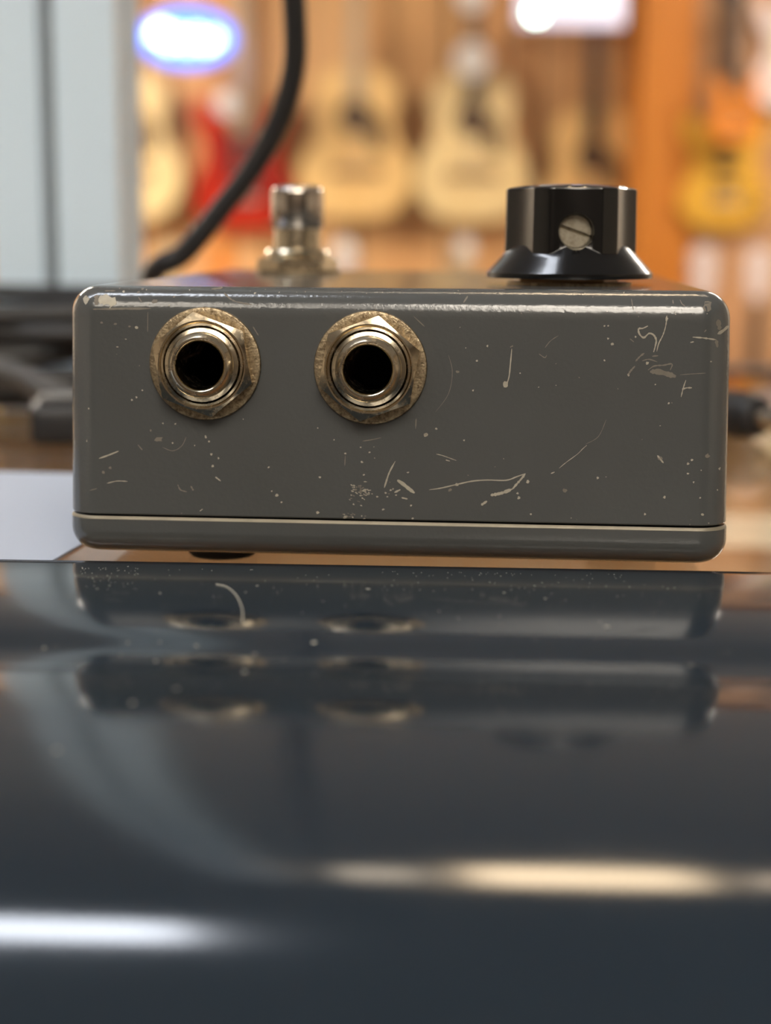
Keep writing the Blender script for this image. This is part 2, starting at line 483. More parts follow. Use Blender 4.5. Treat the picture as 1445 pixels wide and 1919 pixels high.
rows = []
RT, RC = 3.7, 4.6
for z in (5.06, 5.22, 8, 20, HTOP - RT - 0.4):
    e = 0.12 if z < 5.1 else 0
    rows.append((rr(HWB - dr(z) - e, dr(z) + e, DEP - dr(z) - e, RC - e), Z0 + z))
for i in range(11):
    a = R(90 * i / 10); ins = RT * (1 - math.cos(a)); z = HTOP - RT + RT * math.sin(a)
    d = dr(z)
    rows.append((rr(HWB - d - ins, d + ins, DEP - d - ins, max(RC - ins, 0.9)), Z0 + z))
rows.append((rr(HWB - dr(HTOP) - RT - 0.5, RT + 1.2, DEP - RT - 1.2, 0.7), Z0 + HTOP))
body = rings('enclosure', rows, [GREY], ped)
# seat for the lid inside the gap
JACKS = [(-25.56, 26.0, 39.6, 0.0), (-3.06, 25.75, 20.0, 1.7)]
cut = []
for (u, z, _, _) in JACKS:
    c = lathe('cut', [(5.4 * MM, 6 * MM), (5.4 * MM, -14 * MM)], GREY, None, 40, (True, True), ax=lambda r, a, w, u=u, z=z: (u * MM + r * math.cos(a), -w, (Z0 + z) * MM + r * math.sin(a)))
    c.rotation_euler = (0, 0, YAW); c.location = ped.location; cut.append(c)
bpy.context.view_layer.update()
# hollow the die-cast box so that the jacks open into a dark inside
hv = [(rr(HWB - 3.2, 2.6, DEP - 2.6, 3.0), Z0 + 4.0), (rr(HWB - 3.6, 3.0, DEP - 3.0, 3.0), Z0 + HTOP - 2.2)]
hc = rings('cut', hv, [GREY], None); hc.rotation_euler = (0, 0, YAW); hc.location = ped.location
cut.append(hc)
boolean_cut(body, cut)

# lid under the body
rows = []
LT = 4.78
RB = 3.3
for i in range(9):
    a = R(90 * i / 8); ins = RB * (1 - math.sin(a)); z = -0.55 + RB * (1 - math.cos(a))
    rows.append((rr(HWB - ins + 0.0, ins, DEP - ins, max(RC - ins, 0.8)), Z0 + z))
for (e, z) in ((0.0, 4.35), (0.06, 4.52), (0.28, LT), (0.9, LT)):
    rows.append((rr(HWB - e, e, DEP - e, RC - e), Z0 + z))
lid = rings('base_lid', rows, [GREY, WORN_GLINT], ped, lambda j: 1 if j in (9, 10) else 0)
wn = lid.modifiers.new('weighted', 'WEIGHTED_NORMAL'); wn.keep_sharp = True
for (u, v) in ((-26, 14), (-36, 100), (36, 100), (33, 26)):
    o = lathe('rubber_foot', [(4.6 * MM, 0), (5.0 * MM, 0.4 * MM), (5.2 * MM, (Z0 - 0.55) * MM)], RUBBER, ped, 24, (True, True)); o.location = (u * MM, v * MM, 0)

# --- jacks
NICK = mat('aged nickel', (216, 200, 172), 0.15, metal=1.0, var=0.14, vscale=250, dirt=(110, 88, 62), dirt_scale=900, dirt_amt=0.15)
NICKB = mat('bright nickel', (214, 202, 178), 0.16, metal=1.0, var=0.12, vscale=300, dirt=(120, 98, 70), dirt_scale=700, dirt_amt=0.05)
NICKD = mat('grimy nickel washer', (204, 186, 154), 0.28, metal=1.0, var=0.25, vscale=300, dirt=(88, 70, 50), dirt_scale=1400, dirt_amt=0.9, bump=0.25, bscale=2500)


def faxis(r, a, w): return (r * math.cos(a) * MM, -w * MM, r * math.sin(a) * MM)


def hexr(flat, off):
    def fn(a):
        d = (math.degrees(a) - off) % 60 - 30
        return flat / math.cos(R(d))
    return fn


for (u, z, off, dd) in JACKS:
    prof = [(3.2, -12), (3.2, 4.2), (3.3, 4.45), (3.5, 4.62), (3.75, 4.6), (4.28, 4.05), (4.43, 3.75), (4.43, 3.3), (4.55, 3.25)]
    wv = 3.25
    while wv > 1.0:
        prof += [(4.95, wv - 0.12), (4.62, wv - 0.3)]; wv -= 0.36
    prof += [(4.9, 0.8), (4.9, -4), (5.35, -4), (5.35, -5), (4.2, -12)]
    j = lathe('jack_socket', prof, NICKB, ped, 64, closed=True, ax=faxis, sharp=28)
    j.location = (u * MM, (dr(z) + 0.05) * MM, (Z0 + z) * MM); j.rotation_euler = (R(-1.1), 0, 0)
    lathe('washer', [(5.0, 0.0), (7.35, 0.0), (7.62, 0.12), (7.66, 0.4), (7.55, 0.66), (7.3, 0.76), (6.6, 0.7), (5.0, 0.62)], NICKD, j, 72, closed=True, ax=faxis, sharp=40)
    hx = hexr(6.2, off); rc = 5.95
    lathe('hex_nut', [(4.97, 0.68), (4.97, 2.5), (5.25, 2.86), (5.55, 2.78), (5.75, 2.95), (rc, 2.95), (hx, lambda a, hx=hx: 2.95 - (hx(a) - rc) * 0.5), (hx, 0.68)], NICK, j, 144, closed=True, ax=faxis, sharp=22)

# --- knob
BAKE = mat('black bakelite', (9, 9, 10), 0.2, var=0.2, vscale=150, rough_var=0.05, bump=0.04, bscale=700, coat=0.3)
KU, KV, KT = 24.05, 28.0, HTOP + Z0
FC = R(-90 + 4)


def fl(a):
    d = math.degrees(a - FC) % 60
    if d > 30: d -= 60
    t = abs(d) / 21.5
    return 9.75 - (1.1 * (1 - t * t) if t < 1 else 0)


def kax(r, a, w): return (r * math.cos(a) * MM, r * math.sin(a) * MM, w * MM)


kp = [(11.6, 1.0), (12.25, 1.0), (12.32, 1.15), (12.32, 1.75), (12.15, 1.95), (11.2, lambda a: 1.95 + (12.15 - 11.2) * 1.08), (10.3, lambda a: 1.95 + (12.15 - 10.3) * 1.08),
      (lambda a: fl(a) + 0.05, lambda a: 1.95 + (12.15 - fl(a)) * 1.08 - 0.04), (lambda a: fl(a) * 0.998, lambda a: 1.95 + (12.15 - fl(a)) * 1.08 + 0.08),
      (lambda a: fl(a) * 0.985, 13.6), (lambda a: fl(a) * 0.985 - 0.12, 13.85), (lambda a: fl(a) * 0.985 - 0.4, 14.0), (8.0, 14.22), (6.0, 14.42), (3.0, 14.58), (0.3, 14.62)]
knob = lathe('control_knob', kp, BAKE, ped, 240, (True, True), ax=kax, sharp=38)
knob.location = (KU * MM, KV * MM, KT * MM)
ca, sa = math.cos(FC), math.sin(FC)
SZ = 7.75


def scr(r, a, w):   # axis points outwards through the flute
    t = r * math.cos(a); h = r * math.sin(a)
    return ((ca * w - sa * t) * MM, (sa * w + ca * t) * MM, (SZ + h) * MM)


bpy.context.view_layer.update()
c = lathe('cut', [(2.42, 6.2), (2.42, 8.3), (2.75, 9.6)], BAKE, None, 40, (True, True), ax=scr)
c.matrix_world = ped.matrix_basis @ knob.matrix_basis
boolean_cut(knob, [c])
STEEL = mat('dull steel screw', (176, 168, 150), 0.42, metal=0.85, var=0.15, vscale=500, dirt=(92, 80, 60), dirt_scale=900, dirt_amt=0.2)
V = []; Fc = []
rs = 2.3; sl = 0.27; tilt = R(-19)
for side in (1, -1):
    arc = []
    a0 = math.asin(sl / rs)
    for i in range(17):
        a = a0 + (math.pi - 2 * a0) * i / 16
        arc.append((rs * math.cos(a), rs * math.sin(a) * side))
    n0 = len(V)
    for wv in (6.3, 7.35):
        for (x, y) in arc:
            X, Y = x * math.cos(tilt) - y * math.sin(tilt), x * math.sin(tilt) + y * math.cos(tilt)
            V.append(((ca * wv - sa * X) * MM, (sa * wv + ca * X) * MM, (SZ + Y) * MM))
    k = len(arc)
    for i in range(k): Fc.append((n0 + i, n0 + (i + 1) % k, n0 + k + (i + 1) % k, n0 + k + i))
    Fc.append(tuple(range(n0, n0 + k))); Fc.append(tuple(range(n0 + k, n0 + 2 * k)))
vv, ff = lathe_vf([(2.3, 6.25), (2.3, 6.6), (0.02, 6.6)], 32, ax=scr)
n0 = len(V); V += vv; Fc += [tuple(i + n0 for i in q) for q in ff]
mesh('set_screw', V, Fc, STEEL, knob, 30)
BRASS = mat('dirty brass nut', (150, 116, 78), 0.5, metal=0.6, var=0.4, vscale=300)
hx = hexr(6.4, 10)
o = lathe('shaft_nut', [(3.0, 0.35), (hx, 0.35), (hx, 1.3), (3.0, 1.3)], BRASS, ped, 72, closed=True, ax=kax, sharp=22); o.location = knob.location
o = lathe('shaft_washer', [(3.0, 0), (9.2, 0), (9.2, 0.35), (3.0, 0.35)], NICKD, ped, 48, closed=True, ax=kax); o.location = knob.location

# --- footswitch
CHROME = mat('chrome', (205, 196, 186), 0.12, metal=1.0, var=0.05, vscale=200)
FU, FV = -24.5, 85.0
fsw = lathe('footswitch', [(4.4, 0), (4.4, 8.6), (4.3, 9.0), (0.3, 9.0)], NICKB, ped, 48, (True, True), ax=kax)
fsw.location = (FU * MM, FV * MM, KT * MM)
lathe('button_cap', [(0.3, 8.2), (4.7, 8.2), (4.9, 8.5), (4.9, 14.7), (4.75, 15.3), (4.3, 15.75), (3.4, 16.0), (0.3, 16.1)], CHROME, fsw, 48, (True, True), ax=kax)
lathe('lock_ring', [(4.42, 3.0), (5.75, 3.0), (6.0, 3.3), (6.0, 3.9), (5.7, 4.3), (4.42, 4.5)], NICKB, fsw, 48, closed=True, ax=kax)
hx = hexr(6.7, 12)
lathe('hex_nut', [(4.45, 0.7), (hx, 0.7), (hx, lambda a, hx=hx: 3.0 - (hx(a) - 6.6) * 0.6), (6.6, 3.0), (4.45, 3.0)], NICK, fsw, 72, closed=True, ax=kax, sharp=22)
lathe('washer', [(4.45, 0), (7.9, 0), (7.9, 0.7), (4.45, 0.7)], NICKD, fsw, 48, closed=True, ax=kax)

# --- scratches and paint chips on the front (pixel tracks turned into positions on the enclosure)
bme = body.data
bvh = BVHTree.FromPolygons([vv.co.copy() for vv in bme.vertices], [tuple(p.vertices) for p in bme.polygons])
ORG = Vector((0.886 * MM, 0, 0))
minv = Matrix.Rotation(-YAW, 4, 'Z') @ Matrix.Translation(-ORG)


def face_uz(px, py):
    a = minv @ CAM; b = minv @ at(px, py, 1.0)
    d = (b - a).normalized()
    h = bvh.ray_cast(a, d)
    return (h[0].x / MM, h[0].z / MM) if h[0] else None


def drop(u, z):
    h = bvh.ray_cast(Vector((u * MM, -0.05, z * MM)), Vector((0, 1, 0)))
    if h[0] is None: return None
    nrm = h[1] if h[1].y < 0 else -h[1]
    return h[0] + nrm * 0.000025


CV, CF, SV, SF = [], [], [], []


def ribbon(pxs, wpx, dull=False, jit=0.35, taper=True):
    pts = [face_uz(*p) for p in pxs]
    if any(p is None for p in pts): return
    P = catmull([(p[0], p[1], 0) for p in pts], 5) if len(pts) > 2 else [Vector((pts[0][0], pts[0][1], 0)).lerp(Vector((pts[1][0], pts[1][1], 0)), i / 6) for i in range(7)]
    VV, FF = (SV, SF) if dull else (CV, CF)
    hw = wpx / 13.9 / 2
    cols = (-1, 1) if wpx < 4 else [-1 + 2 * c / 6 for c in range(7)]
    rowsv = []
    k = len(P)
    for i, p in enumerate(P):
        t = (P[min(i + 1, k - 1)] - P[max(i - 1, 0)])
        if t.length < 1e-9: continue
        t.normalize(); nn = Vector((-t.y, t.x, 0))
        e = min(i, k - 1 - i) / max(1, k - 1)
        s = (min(1, 0.35 + 4 * e) if taper else 1) * random.uniform(1 - jit, 1 + jit)
        q = [drop(p.x + nn.x * hw * s * c, p.y + nn.y * hw * s * c) for c in cols]
        if any(x is None for x in q): continue
        rowsv.append(q)
    n0 = len(VV); m = len(cols)
    for q in rowsv: VV.extend(q)
    for i in range(len(rowsv) - 1):
        for c in range(m - 1):
            b = n0 + i * m + c
            FF.append((b, b + 1, b + m + 1, b + m))


def blob(px, py, rx, ry=None, ang=0.0, dull=False, k=9, jit=0.35):
    ry = ry or rx
    c = face_uz(px, py)
    if c is None: return
    VV, FF = (SV, SF) if dull else (CV, CF)
    pts = []
    for i in range(k):
        t = 2 * math.pi * i / k; q = random.uniform(1 - jit, 1 + jit)
        x, y = rx * math.cos(t) * q / 13.9, ry * math.sin(t) * q / 13.9
        p = drop(c[0] + x * math.cos(ang) - y * math.sin(ang), c[1] + x * math.sin(ang) + y * math.cos(ang))
        if p is None: return
        pts.append(p)
    ctr = drop(c[0], c[1])
    if ctr is None: return
    n0 = len(VV); VV.extend(pts); VV.append(ctr)
    for i in range(k): FF.append((n0 + i, n0 + (i + 1) % k, n0 + k))


def crop(ox, oy, s): return lambda *ps: [(ox + x / s, oy + y / s) for (x, y) in ps]


E_ = crop(780, 780, 4.516)
ribbon(E_((110, 622), (200, 610), (340, 578), (470, 550), (600, 540), (760, 542), (850, 512), (925, 485)), 2.4, jit=0.2)
ribbon(E_((925, 485), (890, 530), (850, 575), (812, 620)), 3.6)
ribbon(E_((815, 615), (740, 645), (680, 660), (630, 668)), 5.5)
ribbon(E_((550, 752), (600, 718)), 4)
ribbon(E_((170, 320), (230, 335), (340, 375)), 1.3); ribbon(E_((250, 370), (285, 380)), 1.8)
ribbon(E_((1140, 485), (1172, 472)), 2); ribbon(E_((1210, 440), (1270, 390), (1365, 320), (1410, 275), (1445, 245)), 1.1)
ribbon(E_((610, 915), (640, 912), (720, 905), (770, 918)), 2.0, jit=0.6); ribbon(E_((840, 925), (960, 925), (1150, 928)), 1.0, jit=0.6); ribbon(E_((460, 915), (530, 912)), 1.2, True)
for (x, y, r) in ((945, 555, 3.2), (857, 652, 2.4), (870, 690, 3.0), (80, 157, 4), (405, 203, 1.5), (970, 828, 1.8), (170, 105, 2), (345, 580, 3)): blob(*E_((x, y))[0], r)
blob(*E_((285, 625))[0], 4, 3, dull=True); blob(*E_((1258, 628))[0], 4, 4, dull=True)
F_ = crop(1100, 560, 5.16)
ribbon(F_((590, 262), (540, 285), (500, 290), (508, 340), (550, 375), (600, 335), (645, 350), (670, 400), (660, 460), (645, 515)), 3.2)
ribbon(F_((772, 170), (762, 260), (735, 350), (695, 430), (675, 510)), 1.9); blob(*F_((770, 190))[0], 2.6, 4.5)
ribbon(F_((555, 525), (510, 560), (470, 605)), 3, True); ribbon(F_((465, 650), (420, 700), (395, 742)), 3.2, True); blob(*F_((402, 735))[0], 2.6)
ribbon(F_((610, 705), (690, 705), (780, 728), (860, 752)), 9, True, 0.25); ribbon(F_((590, 690), (650, 650), (740, 642), (822, 630), (805, 690)), 2.4, True)
ribbon(F_((535, 600), (600, 585), (680, 610)), 2.2, True); blob(*F_((585, 622))[0], 3.2); ribbon(F_((630, 555), (690, 550)), 2.4, True)
ribbon(F_((900, 735), (1030, 725), (1150, 718)), 1.5, True); ribbon(F_((958, 785), (935, 850), (910, 950)), 1.9); ribbon(F_((920, 875), (960, 862), (1015, 860)), 3, jit=0.6)
ribbon(F_((1020, 370), (1100, 376), (1170, 384), (1250, 396)), 2.4, jit=0.5); ribbon(F_((1000, 422), (1035, 415)), 2); ribbon(F_((1250, 400), (1262, 470)), 6, True)
ribbon(F_((1262, 340), (1320, 305), (1365, 262)), 5, jit=0.3); ribbon(F_((1265, 200), (1285, 300)), 8, True); blob(*F_((1165, 70))[0], 8, 8, dull=True)
for (x, y, r) in ((245, 437, 2.4), (205, 385, 1.8), (170, 595, 1.6), (790, 1010, 1.8), (660, 828, 1.4), (1200, 607, 1.6), (470, 368, 1.8), (170, 262, 1.6), (205, 262, 1.6)): blob(*F_((x, y))[0], r)
ribbon(F_((415, 385), (455, 418)), 1.6, True); ribbon(F_((1135, 322), (1155, 298)), 1.8, True)
ribbon(F_((430, 0), (440, 60), (450, 110)), 1.5, True); ribbon(F_((900, 10), (920, 50), (950, 70)), 1.6, True); ribbon(F_((830, 10), (835, 50)), 2, True)
G_ = crop(480, 820, 4.516)
ribbon(G_((1178, 200), (1130, 290), (1105, 360), (1085, 425)), 2.6, jit=0.4); ribbon(G_((1195, 360), (1240, 390), (1290, 430), (1342, 470)), 6.5, jit=0.15)
ribbon(G_((1170, 465), (1222, 440)), 3); ribbon(G_((1230, 508), (1282, 520)), 3.2)
for i in range(46):
    x, y = random.gauss(865, 55), random.gauss(455, 36)
    a = random.uniform(-0.7, 0.2); l = random.uniform(10, 34)
    ribbon(G_((x, y), (x + l * math.cos(a), y - l * math.sin(a))), random.uniform(1.0, 2.6), random.random() < 0.5, 0.5)
for i in range(20):
    x, y = random.choice(((770, 665), (900, 675))); x += random.gauss(0, 26); y += random.gauss(0, 14)
    a = random.uniform(-0.9, 0.3); l = random.uniform(10, 34)
    ribbon(G_((x, y), (x + l * math.cos(a), y - l * math.sin(a))), random.uniform(1.2, 3), random.random() < 0.5, 0.5)
for (x, y, r) in ((540, 337, 2.4), (895, 208, 2.4), (912, 315, 2.0), (960, 125, 1.8), (755, 135, 2), (1075, 608, 2.4), (1325, 685, 2), (175, 488, 3), (890, 575, 2), (825, 565, 1.8), (1313, 575, 2),
                  (1025, 500, 2.2), (1095, 467, 2), (1140, 445, 1.8), (1158, 435, 1.6), (1185, 487, 1.8), (1110, 500, 1.5), (105, 252, 2), (215, 548, 1.8), (885, 82, 1.6), (660, 20, 1.5), (520, 635, 3), (295, 690, 3), (1285, 295, 2)):
    blob(*G_((x, y))[0], r, r * 0.8)
ribbon(G_((900, 30), (980, 18), (1060, 0)), 1.4, True); ribbon(G_((755, 150), (750, 240)), 1.6, True)
H_ = crop(130, 700, 4.13)
ribbon(H_((230, 657), (300, 633), (382, 600)), 2.8, jit=0.15); ribbon(H_((290, 850), (370, 832), (450, 835)), 1.8, jit=0.3); ribbon(H_((155, 905), (215, 890)), 1.4, True)
ribbon(H_((530, 550), (565, 592)), 2.2, True); blob(*H_((690, 510))[0], 8, 5, dull=True, jit=0.5); blob(*H_((265, 765))[0], 3, dull=True); blob(*H_((315, 730))[0], 3, dull=True)
ribbon(H_((720, 570), (800, 598), (870, 560), (905, 490)), 1.2, True); ribbon(H_((840, 860), (860, 900), (910, 915)), 2.4, True, 0.6); ribbon(H_((940, 870), (960, 905)), 3, True, 0.5)
ribbon(H_((1130, 800), (1172, 832)), 2.6); ribbon(H_((1010, 1065), (1032, 1048)), 1.6)
for (x, y, r) in ((725, 385, 1.6), (820, 390, 1.8), (1055, 490, 2.4), (1100, 625, 2.4), (1110, 715, 3), (1155, 655, 2), (520, 183, 1.8), (485, 205, 1.8), (970, 557, 1.2), (800, 537, 1.6), (630, 440, 2), (565, 130, 1.6), (150, 270, 1.4), (1080, 525, 2)):
    blob(*H_((x, y))[0], r, dull=(r > 1.9 and x < 700))
C_ = crop(700, 520, 2.064)
ribbon(C_((535, 275), (530, 330), (524, 385), (512, 420)), 2.2, jit=0.2); blob(*C_((511, 412))[0], 5, 6); ribbon(C_((528, 270), (540, 264)), 2, True)
ribbon(C_((290, 300), (305, 365), (290, 450), (240, 520)), 0.9, True, 0.2); ribbon(C_((715, 225), (685, 245), (663, 272)), 1.2, True); ribbon(C_((640, 295), (662, 310), (670, 300)), 1.6, True)
ribbon(C_((900, 550), (870, 615), (820, 645)), 0.9, True); ribbon(C_((365, 72), (348, 98)), 3, True); ribbon(C_((155, 150), (198, 190)), 1.6, True)
for (x, y, r) in ((325, 365, 3), (385, 437, 1.8), (400, 322, 1.8), (440, 265, 2), (740, 825, 3), (868, 775, 2.5), (1108, 700, 4), (1232, 705, 2.2), (1217, 720, 2.2), (1216, 758, 2.2), (1238, 792, 1.8), (1264, 852, 1.8), (1292, 690, 4), (1338, 740, 2.4), (1125, 850, 2.6), (1050, 915, 2), (1272, 918, 2.5), (567, 370, 1.5), (200, 607, 3), (1330, 822, 1.6), (350, 630, 1.4)):
    blob(*C_((x, y))[0], r, dull=r > 2.9)
ribbon(C_((1098, 688), (1122, 718)), 3); ribbon(C_((165, 545), (163, 585)), 1.8, True)
L_ = crop(120, 500, 3.80)
ribbon(L_((232, 200), (232, 235), (232, 272)), 9, True, 0.3); ribbon(L_((245, 235), (300, 235), (372, 262)), 17, False, 0.3, True)
ribbon(L_((205, 302), (330, 300), (470, 298), (620, 298)), 3.2, True, 0.5); blob(*L_((160, 235))[0], 6, 9, 0.3)
for (x, y, r) in ((645, 245, 6), (365, 408, 3), (515, 433, 3.4), (465, 425, 2.6), (268, 398, 2.6), (440, 515, 1.8), (380, 570, 2), (785, 213, 3), (425, 178, 2.4), (560, 158, 3), (530, 182, 3), (1360, 188, 2.4)): blob(*L_((x, y))[0], r, r * 0.7, dull=r > 2.5 and x != 515)
ribbon(L_((598, 320), (596, 400), (596, 465)), 1.6, True); ribbon(L_((290, 172), (365, 172)), 2, True); ribbon(L_((530, 215), (552, 250)), 1.8, True)
ribbon(L_((1140, 185), (1180, 225), (1230, 250), (1340, 270)), 2.6, True, 0.5); ribbon(L_((1050, 160), (1130, 150)), 4, True, 0.4); ribbon(L_((1345, 425), (1385, 490)), 2, True)
for i in range(90):   # tiny pits along the upper rounded edge and the lower margin
    px = random.uniform(200, 1330)
    py = (random.choice((random.gauss(541, 2), random.gauss(572, 5), random.gauss(966, 4))) + (px - 150) * 0.012) if random.random() < 0.7 else random.uniform(590, 960)
    blob(px, py, random.uniform(0.6, 1.6), random.uniform(0.6, 1.3), random.uniform(0, 3), random.random() < 0.6, 6)
o = mesh('paint_chips', CV, CF, CHIP, ped, flat=True); o['kind'] = 'stuff'; o['label'] = 'pale bare metal scratches and chips'
o = mesh('scuff_marks', SV, SF, SCUFF, ped, flat=True); o['kind'] = 'stuff'; o['label'] = 'faint dull scuffs in the grey paint'

# ------------------------------------------------------------------ things on the counter behind the pedal
ALU = mat('pale satin aluminium', (216, 236, 252), 0.42, metal=0.0, var=0.04, vscale=40, stretch=(1, 1, 0.05))
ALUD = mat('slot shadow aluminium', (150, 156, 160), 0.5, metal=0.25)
pp = at(136, 600, 0.535)
post = empty('aluminium_post', (pp.x, pp.y, 0), R(-2))
tag(post, 'pale aluminium profile post standing on the glass counter, at the left', 'post')
prof2 = []
hs, sw, sd = 20.4, 4.6, 7.0
ring = [(-hs, -hs), (-3.8, -hs), (-3.8, -hs + 2), (-5.8, -hs + 2.0), (-5.8, -hs + sd), (2.8, -hs + sd), (2.8, -hs + 2), (0.8, -hs + 2), (0.8, -hs), (hs, -hs),
        (hs, -sw), (hs - sd, -sw), (hs - sd, sw), (hs, sw), (hs, hs), (sw, hs), (sw, hs - sd), (-sw, hs - sd), (-sw, hs), (-hs, hs), (-hs, sw), (-hs + sd, sw), (-hs + sd, -sw), (-hs, -sw)]
n = len(ring)
PH = 0.9
V = [(x * MM, y * MM, z) for z in (0.004, PH) for (x, y) in ring]
Fc = [(i, (i + 1) % n, n + (i + 1) % n, n + i) for i in range(n)] + [tuple(range(n - 1, -1, -1)), tuple(range(n, 2 * n))]
mesh('profile', V, Fc, ALU, post, flat=True)
box('base_plate', (-0.028, 0.028, -0.028, 0.028, 0.0, 0.004), ALU, post, 0.0008)
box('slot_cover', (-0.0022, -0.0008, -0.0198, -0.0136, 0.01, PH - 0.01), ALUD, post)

CAB = mat('black cable rubber', (34, 33, 33), 0.42, var=0.1, vscale=200)
CABG = mat('dark grey cable rubber', (74, 72, 70), 0.5, var=0.1, vscale=200)
# the thick cable that hangs down behind the pedal and lies in a coil on the counter
Dc = 0.375
hang = []
for (px, py, d) in ((524, -560, 0.365), (532, -260, 0.368), (545, -80, 0.37), (553, 40, 0.372), (551, 130, 0.374), (526, 220, 0.376), (478, 310, 0.378), (415, 392, 0.379), (345, 475, 0.38), (285, 520, 0.385)):
    hang.append(tuple(at(px, py, d)))
cc = at(50, 700, 0.462)
top = Vector(hang[0]); hang = [(top.x - 0.03, top.y + 0.01, CZ - 0.001), (top.x - 0.02, top.y + 0.005, 0.9), (top.x - 0.008, top.y + 0.002, 0.4)] + hang
last = Vector(hang[-1])
hang += [(last.x - 0.004, last.y + 0.03, 0.016)]
for i in range(0, 46):
    a = R(20 + i * 40); r = 0.043 + 0.004 * math.sin(i * 1.7)
    hang.append((cc.x + r * 1.5 * math.cos(a) + 0.003 * math.sin(i), cc.y + r * math.sin(a) * 0.95, 0.0032 + 0.0052 * (i // 9) + (0.0018 * (1 + math.sin(a)) + 0.001 * (1 + math.sin(i * 2.3))) * (1 if i > 8 else 0)))
cable = tube('black_cable', hang, 0.0027, CAB, None, 12, 6)
tag(cable, 'thick black cable hanging down behind the footswitch into a coil on the counter', 'cable')
g = [tuple(at(*p)) for p in ((-160, 690, 0.41), (-60, 684, 0.405), (40, 706, 0.40), (110, 742, 0.395))]
g += [(g[-1][0] + 0.02, g[-1][1] - 0.004, 0.004), (g[-1][0] + 0.06, g[-1][1] + 0.005, 0.0036), (g[-1][0] + 0.11, g[-1][1] + 0.02, 0.0036)]
gc = tube('grey_cable', [(-0.42, 0.16, 0.0036), (-0.22, 0.19, 0.004)] + g, 0.0034, CABG, None, 12, 6)
tag(gc, 'dark grey cable crossing in front of the coil, left of the pedal', 'cable')
# black power adapter partly hidden behind the left edge of the pedal
ap = at(118, 830, 0.362)
ad = empty('power_adapter', (ap.x + 0.006, ap.y, 0), R(12)); tag(ad, 'black plastic power adapter on the counter behind the pedal\'s left edge', 'power adapter')
BLK = mat('black plastic', (28, 28, 30), 0.45, var=0.1, vscale=80)
box('housing', (-0.013, 0.03, -0.009, 0.009, 0.0, 0.009), BLK, ad, 0.002)
box('cap', (-0.011, 0.028, -0.007, 0.007, 0.009, 0.0105), CABG, ad, 0.001)
sh = empty('paper_sheet', (-0.078, 0.050, 0.0), R(-8)); tag(sh, 'white paper sheet lying flat on the counter left of the pedal', 'paper')
box('sheet', (-0.09, 0.036, -0.046, 0.045, 0.0, 0.0004), mat('bluish white paper', (160, 172, 192), 0.6), sh)
# jack plug lying to the right of the pedal
jp = at(1376, 815, 0.375)
pl = empty('plug', (jp.x, jp.y, 0.0), R(-62)); tag(pl, 'black moulded cable plug lying on the counter right of the pedal', 'plug')
def xax(cz): return lambda r, a, w: (w * MM, r * math.cos(a) * MM, cz * MM + r * math.sin(a) * MM)
lathe('body', [(0.3, -9), (4.2, -9), (5.2, -8), (5.6, -3), (5.6, 5), (4.6, 8), (3.0, 9), (0.3, 9)], BLK, pl, 32, (True, True), ax=xax(5.6))
lathe('tip', [(0.3, 8), (2.2, 8), (2.2, 16), (1.4, 18), (0.3, 19)], CHROME, pl, 24, (True, True), ax=xax(5.6))
lathe('strain_relief', [(0.3, -20), (2.2, -20), (2.6, -14), (3.6, -9), (0.3, -9)], RUBBER, pl, 24, (True, True), ax=xax(5.6))

# ------------------------------------------------------------------ guitars on the far wall
def outline(pts, n=6): return [(p.x, p.y) for p in catmull([(x, y, 0) for x, y in pts], n, True)]


def slab(pts, y0, y1):
    n = len(pts)
    V = [(x, y, z) for y in (y0, y1) for (x, z) in pts]
    Fc = [(i, (i + 1) % n, n + (i + 1) % n, n + i) for i in range(n)]
    return V, Fc + [tuple(range(n)), tuple(range(2 * n - 1, n - 1, -1))]


half = [(0.0, 0.0), (0.09, 0.008), (0.155, 0.045), (0.19, 0.115), (0.185, 0.185), (0.155, 0.245), (0.13, 0.295), (0.135, 0.35), (0.143, 0.405), (0.125, 0.46), (0.08, 0.49), (0.03, 0.495)]
AC = outline(half + [(-x, z) for (x, z) in reversed(half[1:])])
EL = outline([(0, 0), (0.10, 0.012), (0.155, 0.07), (0.15, 0.14), (0.115, 0.21), (0.12, 0.28), (0.145, 0.34), (0.13, 0.385), (0.085, 0.37), (0.05, 0.31), (0, 0.295), (-0.05, 0.31), (-0.09, 0.36), (-0.135, 0.395), (-0.155, 0.34), (-0.12, 0.27), (-0.12, 0.20), (-0.15, 0.14), (-0.155, 0.07), (-0.10, 0.012)])
ROSE = mat('guitar rosewood', (62, 42, 32), 0.5); EBON = mat('ebony', (34, 28, 26), 0.5); HOLE = mat('sound hole dark', (92, 68, 46), 0.9)
MAPLE = mat('pale maple', (214, 186, 142), 0.4); TUN = mat('tuner metal', (200, 196, 188), 0.3, metal=1.0); CREAM = mat('cream binding', (232, 214, 178), 0.4)
PGD = mat('dark pickguard', (112, 88, 60), 0.4)
SIDE = wood('guitar side', (120, 70, 40), (84, 46, 26), (1, 1, 0.2), 12, 0.35)


